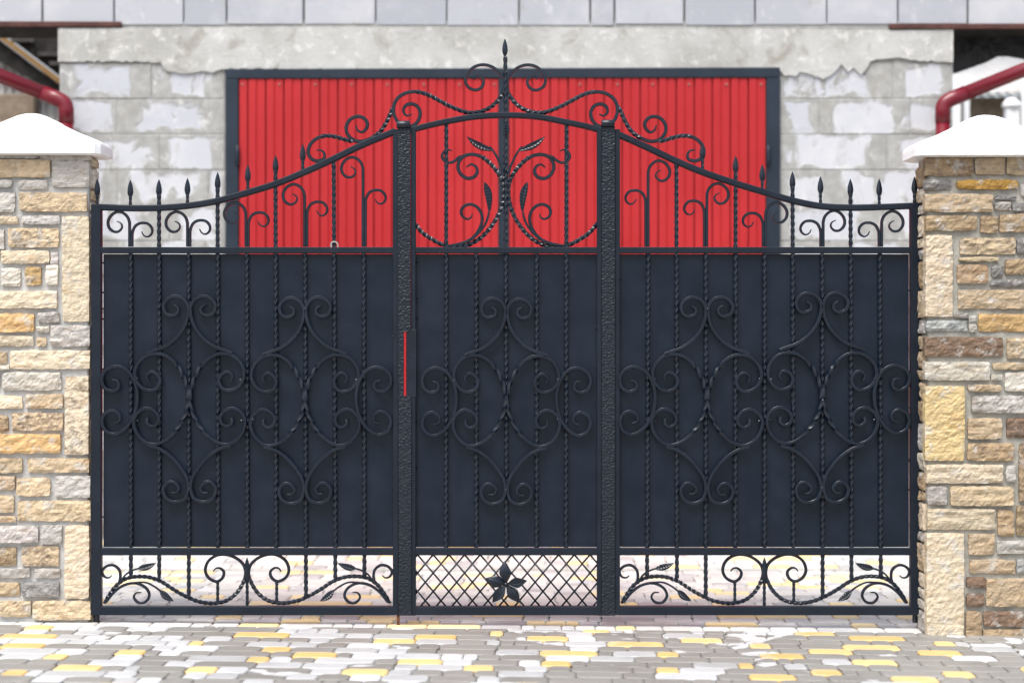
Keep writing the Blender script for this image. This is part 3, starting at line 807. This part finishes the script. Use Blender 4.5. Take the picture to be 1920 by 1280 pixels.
pillar('gate pillar of darker brown split stone with large yellow corner stones', RIGHT, (1737-960)/kr, (1970-960)/kr, YR, .23, -.03, HCAM+(640-289)/kcr, -1, M_mort_r, 7, 2.108, 0)

# ------------------------------------------------------------------ the iron gate
SHY = .006        # face of the infill sheet
BY = -.005        # bars
MY = -.021        # scroll motifs in front of the bars
def leaf_root(name, label, x): return thing(name, label, 'gate', (gx(x), 0, gz(1151)), 'leaves of the iron gate')
LL = leaf_root('gate_leaf', 'wide dark iron gate leaf beside the paler stone pillar, rusty drop bolt under its corner', 460)
RL = leaf_root('gate_leaf', 'wide dark iron gate leaf hung beside the browner stone pillar with yellow corner stones', 1440)
MG = leaf_root('wicket_gate', 'narrow arched middle gate with spear finial, lattice foot and iron flower', 949)
def bar_h(parent, name, x0, x1, y0, y1, d=.018, mat=None): add(name, box_me(name, gx(x0), gx(x1), -d, d, gz(y1), gz(y0), .0022), parent, (0, 0, 0), mat or M_rail)
def bar_v(parent, name, x0, x1, y0, y1, d=.0195): add(name, box_me(name, gx(x0), gx(x1), -d, d, gz(y1), gz(y0), .0022), parent, (0, 0, 0), M_rail)
def scroll(parent, px, y=0.0, name='scroll', **kw): return add(name, sweep_me(name, px, y, **kw), parent, (0, 0, 0), M_iron)
def spear(parent, x, tip, base=None, w=5.6, y=BY, shank=None):
    base = base or tip+34
    s = add('spear_point', blade_me('spear_point', (x, base), (x, tip), w, y, .008, .33, n=14, base_w=.38), parent, (0, 0, 0), M_iron)
    if shank: add('shank', twisted_me('shank', x, base-3, x, shank, y, 2.5, 40), s, (0, 0, 0), M_iron)

# frames
bar_v(LL, 'stile', 172.5, 191, 384, 1151); bar_v(LL, 'stile', 737, 747.5, 243, 1151)
bar_v(RL, 'stile', 1706, 1724.5, 382, 1151); bar_v(RL, 'stile', 1152.5, 1162, 243, 1151)
bar_v(MG, 'stile', 770.5, 780, 240, 1152); bar_v(MG, 'stile', 1119, 1128, 240, 1152)
for P, x0, x1 in ((LL, 189, 739), (MG, 778, 1121), (RL, 1160, 1708)):
    bar_h(P, 'middle_rail', x0, x1, 463.5, 475); bar_h(P, 'lower_rail', x0, x1, 1026, 1039.5); bar_h(P, 'bottom_rail', x0, x1, 1135, 1151.5)
top_l = [(173, 388), (200, 389), (245, 390.5), (297, 390), (352, 386), (407, 377), (458, 363), (517, 345), (572, 322.5), (624, 299), (674, 274.5), (742, 246)]
top_r = [(1725, 386), (1700, 386.5), (1648, 388.5), (1593, 389.5), (1538, 386.5), (1485.6, 376), (1426, 358.5), (1375.6, 343), (1316, 322.5), (1269, 303), (1209, 274.5), (1156, 251)]
top_m = [(764, 246), (800, 236.5), (835, 228.7), (888, 219.5), (943, 216.3), (1007, 219.3), (1062.6, 229.5), (1100, 237.5), (1136, 247)]
add('top_rail', sweep_me('top_rail', top_l, 0, 5.8, .0185), LL, (0, 0, 0), M_rail)
add('top_rail', sweep_me('top_rail', top_r, 0, 5.8, .0185), RL, (0, 0, 0), M_rail)
add('top_rail', sweep_me('top_rail', top_m, 0, 5.2, .0187), MG, (0, 0, 0), M_rail)
def sheet(P, x0, x1, y0, y1, seed):
    nx, nz = 18, 18; V, Fc = [], []
    for dy in (0, .0016):
        for i in range(nx+1):
            for k in range(nz+1):
                X = gx(x0+(x1-x0)*i/nx); Z = gz(y0+(y1-y0)*k/nz)
                V.append((X, SHY+dy+.0034*noise.noise(Vector((X*2.2+seed, Z*2.6, seed)))+.0006*noise.noise(Vector((X*9, Z*7, seed))), Z))
    N = (nx+1)*(nz+1)
    for i in range(nx):
        for k in range(nz):
            a = i*(nz+1)+k; Fc.append((a, a+1, a+nz+2, a+nz+1)); Fc.append((N+a, N+a+nz+1, N+a+nz+2, N+a+1))
    add('infill_sheet', mesh_from('infill_sheet', V, Fc, True), P, (0, 0, 0), M_sheet)
sheet(LL, 193.3, 737.4, 476.3, 1025, 1); sheet(MG, 779.6, 1119.4, 476.3, 1025, 2); sheet(RL, 1161.6, 1704.6, 476.3, 1025, 3)

# vertical bars: (x top, y top, x bottom, y bottom)
def tbar(P, x0, y0, x1, y1, **kw): add('twisted_bar', twisted_me('twisted_bar', x0, y0, x1, y1, BY, **kw), P, (0, 0, 0), M_iron)
for x, yt, xb, yb in ((245.5, 470, 246, 1081), (298.7, 364, 299, 1083), (354, 470, 354.5, 1118), (408.4, 352, 409, 1032), (463, 470, 464, 1032), (517, 320, 518, 1032), (572, 470, 574, 1117), (626, 300, 629, 1083), (682, 470, 683.5, 1081)):
    tbar(LL, x, yt, xb, yb, phase=x*.3)
for x, yt, xb, yb in ((1215, 470, 1213, 1080), (1268, 303, 1269, 1083), (1323, 470, 1323, 1117), (1379, 320, 1378, 1032), (1433, 470, 1433, 1032), (1485.7, 350, 1487, 1032), (1541, 470, 1542, 1118), (1594.3, 363, 1596, 1085), (1649, 470, 1651, 1080)):
    tbar(RL, x, yt, xb, yb, phase=x*.3)
for x, yt, xb, yb in ((837, 229, 836, 1032), (893, 470, 893, 1032), (947.5, 107, 949.5, 1032), (1006, 470, 1006, 1032), (1062, 230, 1061, 1032)):
    tbar(MG, x, yt, xb, yb, phase=x*.3)
for x, tip, sh in ((183, 335, 386), (245, 337, 388), (298.5, 336, None), (352, 333.5, 386), (408.5, 323, None), (465, 309, 362), (517, 291, None), (568, 270, 324)): spear(LL, x, tip, shank=sh)
for x, tip, sh in ((1317, 267, 322), (1379, 292, None), (1429, 308, 360), (1485.5, 321.5, None), (1538, 330.5, 384), (1594, 335, None), (1648, 335, 388), (1714, 331, 384)): spear(RL, x, tip, shank=sh)
spear(MG, 946.8, 73, 106, 5.2)
add('bud', blade_me('bud', (949, 258), (949, 226), 6.5, BY-.008, .012, .45, veins=1, n=12), MG, (0, 0, 0), M_iron)

# Y scrolls standing on the middle rail
MAIN = [(-26.4, 17.9), (-21, 20), (-16.9, 24.7), (-17.2, 31), (-24, 37.3), (-33.2, 36.7), (-41.2, 28.6), (-42.4, 17.2), (-35.5, 5.7), (-24, 0), (-14, 2.6), (-6, 10.3), (-2.6, 20), (-2.3, 27)]
BR = [(20, 16), (24, 23), (30, 26), (36, 23.6), (40, 17.2), (39, 9.2), (32, 1.6), (24, 0), (17.2, .7), (9.2, 5), (4.6, 12.6), (2.7, 20), (2.5, 28)]
def y_scroll(P, x, ym, yb, m):
    top = [(x+m*dx, ym+dy+2.5) for dx, dy in MAIN]+[(x-m*2.3, 462.5)]
    br = [(x+m*dx, yb+dy+2.5) for dx, dy in BR]+[(x+m*2.4, 462.5)]
    scroll(P, top, 0, hw=2.7, hd=.0065, taper=(40, 0), tip=.28, step=3)
    scroll(P, br, 0, hw=2.6, hd=.0062, taper=(40, 0), tip=.28, step=3)
for x, a, b in ((245.5, 394.5, 415.5), (354, 394.5, 410.5), (463.5, 377.5, 396), (573.5, 343, 376), (683, 292.5, 354)): y_scroll(LL, x, a, b, 1)
for x, a, b in ((1213, 299, 354.5), (1323, 341.5, 374), (1433, 377, 397), (1541, 392.5, 411.5), (1650.5, 393.5, 415)): y_scroll(RL, x, a, b, -1)
add('wire_clip', sweep_me('wire_clip', [(621.5, 464), (621.5, 458), (623, 454.5), (627, 453.5), (632, 455), (634, 458.5), (634, 464)], -.014, 1.3, .005, step=1.5), LL, (0, 0, 0), M_zinc)

# crown scrolls
Z5 = lambda pts: zoomed(540, 50, 2.976, pts)
CF = Z5([(160, 690), (188, 692), (204, 712), (200, 738), (172, 750), (138, 742), (114, 710), (120, 668), (150, 632), (200, 611), (250, 612), (310, 628), (365, 645)])
CG = Z5([(378, 550), (388, 578), (412, 589), (436, 570), (442, 537), (418, 508), (380, 502), (345, 520), (325, 558), (332, 600), (365, 632), (410, 640), (460, 624), (510, 590), (548, 535), (575, 475), (590, 440)])
CH = Z5([(692, 489), (665, 498), (645, 478), (652, 447), (685, 432), (720, 445), (738, 480), (730, 520), (700, 552), (655, 560), (614, 532), (592, 490), (590, 450), (605, 410), (640, 380), (690, 365), (740, 368), (790, 385), (850, 417), (920, 452), (1000, 479), (1070, 476),
         (1130, 450), (1175, 408), (1200, 360), (1206, 310), (1182, 262), (1140, 227), (1090, 214), (1040, 226), (1004, 260), (990, 300), (1005, 338), (1045, 355), (1078, 342), (1092, 312), (1082, 286), (1056, 278), (1036, 294)])
kw = dict(hw=3.3, hd=.0065, sq=2.9)
for P, f in ((LL, lambda p: p), (RL, lambda p: mirror(p, 948.8))):
    h = 1 if P is LL else -1
    scroll(P, f(CF), -.002, tw=(8.6, 12), taper=(36, 8), hand=h, **kw)
    scroll(P, f(CG), .004, tw=(12, 15.6), taper=(36, 10), hand=h, **kw)
for f, h in ((lambda p: p, 1), (lambda p: mirror(p, 947.8), -1)):
    scroll(MG, f(CH), -.003 if h > 0 else .001, tw=(15.5, 23.6), taper=(36, 36), hand=h, **kw)

# centre tree of life
Z8 = lambda pts: zoomed(720, 200, 4.174, pts)
TA = Z8([(645, 476), (680, 452), (716, 468), (730, 510), (706, 550), (655, 562), (606, 535), (580, 480), (592, 422), (632, 386), (690, 375), (760, 392), (820, 435), (870, 490), (912, 555), (934, 630), (928, 740), (892, 850), (830, 950), (750, 1032), (650, 1084), (560, 1096), (460, 1080), (380, 1040), (300, 985), (250, 925), (238, 905)])
TB = Z8([(690, 838), (684, 864), (655, 880), (620, 864), (604, 825), (620, 786), (670, 765), (722, 782), (760, 830), (769, 890), (745, 960), (690, 1030), (600, 1072), (490, 1088)])
TH = Z8([(535, 350), (500, 338), (466, 358), (455, 395), (474, 426), (515, 440), (555, 425), (590, 396), (625, 384)])
def upper_leaf(f):
    st = scroll(MG, f(Z8([(935, 540), (920, 480), (900, 430), (870, 372), (828, 312)])), -.012, name='leaf_stem', hw=2.2, hd=.005, taper=(0, 20), tip=.6)
    b, tp = f(Z8([(850, 345), (652, 231)])); add('leaf', blade_me('leaf', b, tp, 6.8, -.014, .009, .45, bend=(-5 if b[0] < 948 else 5), veins=1, n=18), st, (0, 0, 0), M_iron)
def lower_leaf(f):
    st = scroll(MG, f(Z8([(690, 1040), (745, 985), (790, 925), (812, 870), (826, 800)])), -.012, name='leaf_stem', hw=2.2, hd=.005, taper=(0, 20), tip=.6)
    b, tp = f(Z8([(826, 815), (781, 590)])); add('leaf', blade_me('leaf', b, tp, 7.2, -.014, .008, .6, bend=(4 if b[0] < 948 else -4), veins=1, n=18), st, (0, 0, 0), M_iron)
for f, h in ((lambda p: p, 1), (lambda p: mirror(p, 948.6), -1)):
    scroll(MG, f(TA), -.003*h, tw=(11, 25.5), taper=(34, 0), hand=h, **kw)
    scroll(MG, f(TB), -.004, taper=(34, 20), hw=2.9, hd=.006)
    scroll(MG, f(TH), -.004, taper=(26, 8), hw=2.6, hd=.006)
    upper_leaf(f); lower_leaf(f)

# scroll motifs on the sheets
Z3 = lambda pts: [(x/2.7825-189.4, 520+y/2.7825) for x, y in pts]     # x relative to the motif's middle
M1 = Z3([(447, 155), (469, 170), (468, 196), (440, 211), (410, 200), (397, 160), (415, 127), (455, 111), (498, 126), (521, 165), (519, 215), (498, 275), (455, 333), (400, 374), (345, 395), (312, 408)])
M2 = Z3([(322, 552), (311, 525), (330, 503), (360, 510), (380, 545), (365, 584), (330, 599), (287, 582), (257, 535), (258, 482), (287, 436), (330, 411), (390, 411), (442, 442), (485, 500), (512, 565), (523, 630), (516, 695), (490, 760), (450, 818), (400, 862), (345, 879), (300, 862), (264, 820), (249, 765), (265, 717), (305, 692), (345, 701), (372, 735), (366, 770), (338, 785), (314, 765), (316, 741)])
M3 = Z3([(435, 1132), (460, 1131), (474, 1106), (450, 1078), (418, 1079), (396, 1110), (410, 1158), (455, 1180), (503, 1160), (521, 1110), (515, 1060), (482, 1000), (430, 940), (370, 900), (318, 884)])
M4 = Z3([(140, 540), (169, 550), (171, 583), (137, 600), (101, 580), (88, 535), (108, 492), (160, 472), (212, 490), (248, 540), (265, 605), (262, 680), (240, 747), (200, 798), (150, 824), (107, 805), (89, 757), (105, 717), (145, 703), (177, 725), (175, 755), (146, 767)])
rm = random.Random(4)
def motif(P, c, sx, d1, d2, d3, sides):
    for s in (-1, 1):
        for pts, dy, tw, tp in ((M1, d1, None, (30, 0)), (M2, d2, (13.2, 19.2), (30, 30)), (M3, d3, None, (30, 0))):
            j = rm.uniform(-.8, .8)
            scroll(P, [(c-s*-1*x*sx if s > 0 else c+x*sx, y+dy+j) for x, y in ([(x, y) for x, y in pts] if s < 0 else [(-x, y) for x, y in pts])], MY, hw=3.4, hd=.0080, tw=tw, taper=tp, pitch=92, sq=2.7, hand=-s, tip=.45)
        if s in sides:
            scroll(P, [(c+(x if s < 0 else -x)*sx, y+d2) for x, y in M4], MY+.0008, hw=3.4, hd=.0080, taper=(30, 30), tip=.45)
motif(LL, 356.5, 1.04, -4, -3, -4, (-1,)); motif(LL, 572.5, 1.02, -2, -1.5, -1.5, (1,))
motif(MG, 949.5, 1.0, 0, 0, 0, (-1, 1))
motif(RL, 1325, 1.035, -3, -2, -1.5, (-1,)); motif(RL, 1540.5, 1.035, -11, -5, -3.5, (1,))

# foot panels of the leaves
Z6 = lambda pts: [((x-975)/3.2, 1000+y/3.2) for x, y in pts]
P1 = Z6([(118, 416), (160, 348), (200, 300), (250, 268), (320, 255), (390, 260), (460, 285), (530, 330), (600, 370), (680, 403), (770, 415), (850, 400), (910, 356), (952, 290), (966, 230), (950, 180), (900, 140), (840, 123), (790, 130), (742, 165), (725, 220), (745, 263), (795, 285), (829, 262), (836, 228), (812, 205), (787, 207), (772, 225)])
P2 = Z6([(165, 248), (148, 262), (121, 257), (106, 225), (130, 195), (172, 187), (208, 214), (216, 258), (207, 300)])
P3 = Z6([(343, 350), (312, 352), (297, 378), (322, 409), (364, 408), (390, 370), (372, 326), (312, 295), (242, 305), (182, 345), (128, 410)])
P4 = Z6([(218, 285), (250, 242), (296, 215), (335, 204)]); P5 = Z6([(300, 290), (368, 290), (420, 314), (468, 350)])
for P, c in ((LL, 463.5), (RL, 1433)):
    for s in (1, -1):
        f = lambda pts: [(c+s*x, y) for x, y in pts]
        scroll(P, f(P1), -.003*s, hw=2.8, hd=.006, tw=(.3, 13.2), taper=(0, 30), sq=2.7, pitch=38, hand=s)
        scroll(P, f(P2), -.004, hw=2.6, hd=.006, taper=(26, 0))
        scroll(P, f(P3), -.006, hw=2.6, hd=.006, taper=(30, 0))
        a = scroll(P, f(P4), -.008, name='leaf_stem', hw=1.7, hd=.004); b, tp = f(Z6([(325, 207), (432, 171)]))
        add('leaf', blade_me('leaf', b, tp, 6.6, -.010, .009, .33, bend=2*s, veins=1, n=14), a, (0, 0, 0), M_iron)
        a = scroll(P, f(P5), -.008, name='leaf_stem', hw=1.7, hd=.004); b, tp = f(Z6([(456, 340), (538, 400)]))
        add('leaf', blade_me('leaf', b, tp, 6.8, -.010, .009, .36, bend=2*s, veins=1, n=14), a, (0, 0, 0), M_iron)
        add('stub_bar', twisted_me('stub_bar', c+s*-55.3, 1088, c+s*-55.3, 1130, 0, 2.5, 40), P, (0, 0, 0), M_iron)
    add('stub_bar', twisted_me('stub_bar', c, 1085, c, 1137, 0, 2.6, 40), P, (0, 0, 0), M_iron)
    add('spear_point', blade_me('spear_point', (c, 1090), (c, 1043), 5.6, -.004, .009, .45, n=14), P, (0, 0, 0), M_iron)

# lattice and flower of the middle gate
def lattice():
    x0, x1, y0, y1 = 778, 1121, 1039, 1136; sl = 34.4/29.4
    for s, yy in ((1, -.003), (-1, .003)):
        for k in range(-5, 16):
            xa = 783+29.4*k if s > 0 else 783+29.4*k
            # line through (xa, y0) with slope s*sl
            a = (xa, y0); b = (xa+s*(y1-y0)/sl, y1)
            tl, th = 0.0, 1.0; dx = b[0]-a[0]
            ts = sorted(((x0-a[0])/dx, (x1-a[0])/dx)); tl, th = max(tl, ts[0]), min(th, ts[1])
            if th-tl < .03: continue
            pa = (a[0]+dx*tl, a[1]+(b[1]-a[1])*tl); pb = (a[0]+dx*th, a[1]+(b[1]-a[1])*th)
            add('lattice_bar', tube_me('lattice_bar', [(gx(pa[0]), yy, gz(pa[1])), (gx(pb[0]), yy, gz(pb[1]))], .0040, 8), MG, (0, 0, 0), M_iron)
lattice()
fl = bpy.data.meshes.new('flower'); bm = bmesh.new(); bmesh.ops.create_uvsphere(bm, u_segments=12, v_segments=8, radius=.009); bm.to_mesh(fl); bm.free()
flo = add('flower', fl, MG, (gx(948.8), -.030, gz(1093)), M_iron)
def petal(ang_tip, L, W_, seed):
    rr = random.Random(seed); n, m = 10, 8; V, Fc = [], []
    ca, sa = math.cos(ang_tip), math.sin(ang_tip)
    for lay in (0, .0016):
        for i in range(n+1):
            t = i/n
            w = (.16+.84*math.sin(min(t/.52, 1)*PI/2)**1.3) if t < .52 else max(.02, (1-(t-.52)/.48)**.8)
            for k in range(m+1):
                v = k/m*2-1
                r_ = t*L+.004; y = -.010*math.sin(t*PI)+.016*max(0, t-.72)+.012*(v*v)*(.4+t*.4)*(1 if seed % 2 else -.4)-.0022*math.cos(v*9+t*4+seed)
                V.append((ca*r_-sa*v*w*W_, y+lay, sa*r_+ca*v*w*W_))
    N = (n+1)*(m+1)
    for i in range(n):
        for k in range(m):
            a = i*(m+1)+k; Fc.append((a, a+1, a+m+2, a+m+1)); Fc.append((N+a, N+a+m+1, N+a+m+2, N+a+1))
    return mesh_from('petal', V, Fc, True)
for i, (x, y, w) in enumerate(((946, 1050, 11.5), (988, 1086.5, 10.5), (974.5, 1128, 11), (923.5, 1127, 10.5), (908, 1083.5, 11.5))):
    dx, dz = (x-948.8)/S, (1093-y)/S
    add('petal', petal(math.atan2(dz, dx), math.hypot(dx, dz)-.004, w/S, i+1), flo, (gx(948.8), -.028, gz(1093)), M_iron)

# hammered cover strips, rolled at the top
def strip_me(px): return prism_me('hammered_strip', [(gx(x), gz(y)) for x, y in px], -.0275, -.0205, .0012)
sl = add('hammered_strip', strip_me([(746.5, 238), (770, 238), (770.5, 619), (761, 622), (758, 623), (758, 741), (770.5, 743.5), (772, 760), (772, 1151.5), (748, 1151.5)]), LL, (0, 0, 0), M_ham)
sr = add('hammered_strip', strip_me([(1127.5, 238), (1152.5, 238), (1152.5, 1151.5), (1127.5, 1151.5)]), RL, (0, 0, 0), M_ham)
for s, x0, x1, yc in ((sl, 744.5, 769.5, 235), (sr, 1127, 1151.5, 233)):
    add('rolled_end', tube_me('rolled_end', [(gx(x0), -.029, gz(yc)), (gx(x0+1), -.029, gz(yc)), (gx(x1-1), -.029, gz(yc)), (gx(x1), -.029, gz(yc))], [.014, .0165, .0165, .014], 18), s, (0, 0, 0), M_iron)
add('lock_plate', box_me('lock_plate', gx(762), gx(781.5), -.0215, .015, gz(744), gz(617), .002), MG, (0, 0, 0), M_iron)
db = add('drop_bolt', tube_me('drop_bolt', [(gx(746.8), -.004, gz(1172.5)-.012), (gx(746.8), -.004, gz(1151)), (gx(746.8), .03, gz(1120))], .0068, 12), LL, (0, 0, 0), M_rust)
def hinge(P, x, y): add('hinge', tube_me('hinge', [(gx(x), .012, gz(y+9)), (gx(x), .012, gz(y+7)), (gx(x), .012, gz(y-7)), (gx(x), .012, gz(y-9))], [.011, .013, .013, .011], 14), P, (0, 0, 0), M_iron)
for P, x in ((LL, 180), (RL, 1717)):
    hinge(P, x, 1158)
# weld spatter along the sheet edges
def spatter(P, pts, seed):
    rr = random.Random(seed)
    for x, y in pts:
        bm = bmesh.new(); bmesh.ops.create_icosphere(bm, subdivisions=1, radius=rr.uniform(.0035, .006))
        for v in bm.verts: v.co *= rr.uniform(.8, 1.25)
        me = bpy.data.meshes.new('weld_bead'); bm.to_mesh(me); bm.free()
        add('weld_bead', me, P, (gx(x), SHY-.003, gz(y)), M_iron)
wb = []
for k in range(4):
    rr = random.Random(60+k); bm = bmesh.new(); bmesh.ops.create_icosphere(bm, subdivisions=1, radius=.0062)
    for v in bm.verts: v.co *= rr.uniform(.75, 1.2); v.co.y *= .7
    me = bpy.data.meshes.new('weld_bead'); bm.to_mesh(me); bm.free(); me.materials.append(M_iron); wb.append(me)
rr = random.Random(21)
for P, c in ((LL, 356.5), (LL, 572.5), (MG, 949.5), (RL, 1325), (RL, 1540.5)):
    for dx, y in ((0, 580), (0, 748), (0, 915), (-97, 711), (97, 711), (-97, 787), (97, 787)):
        add('weld_bead', rr.choice(wb), P, (gx(c+dx+rr.uniform(-1, 1)), MY-.006, gz(y+rr.uniform(-2, 2))))
for y in (322, 334, 345, 356, 368):
    add('weld_bead', rr.choice(wb), MG, (gx(948.5+rr.uniform(-4, 4)), -.014, gz(y)))
rr = random.Random(9)
for P, xs in ((LL, (193, 736.5)), (MG, (781, 1118)), (RL, (1163, 1704.5))):
    spatter(P, [(rr.choice(xs)+rr.uniform(-1.5, 1.5), rr.uniform(490, 1015)) for _ in range(12)], int(xs[0]))
print('script done', len(bpy.data.objects))
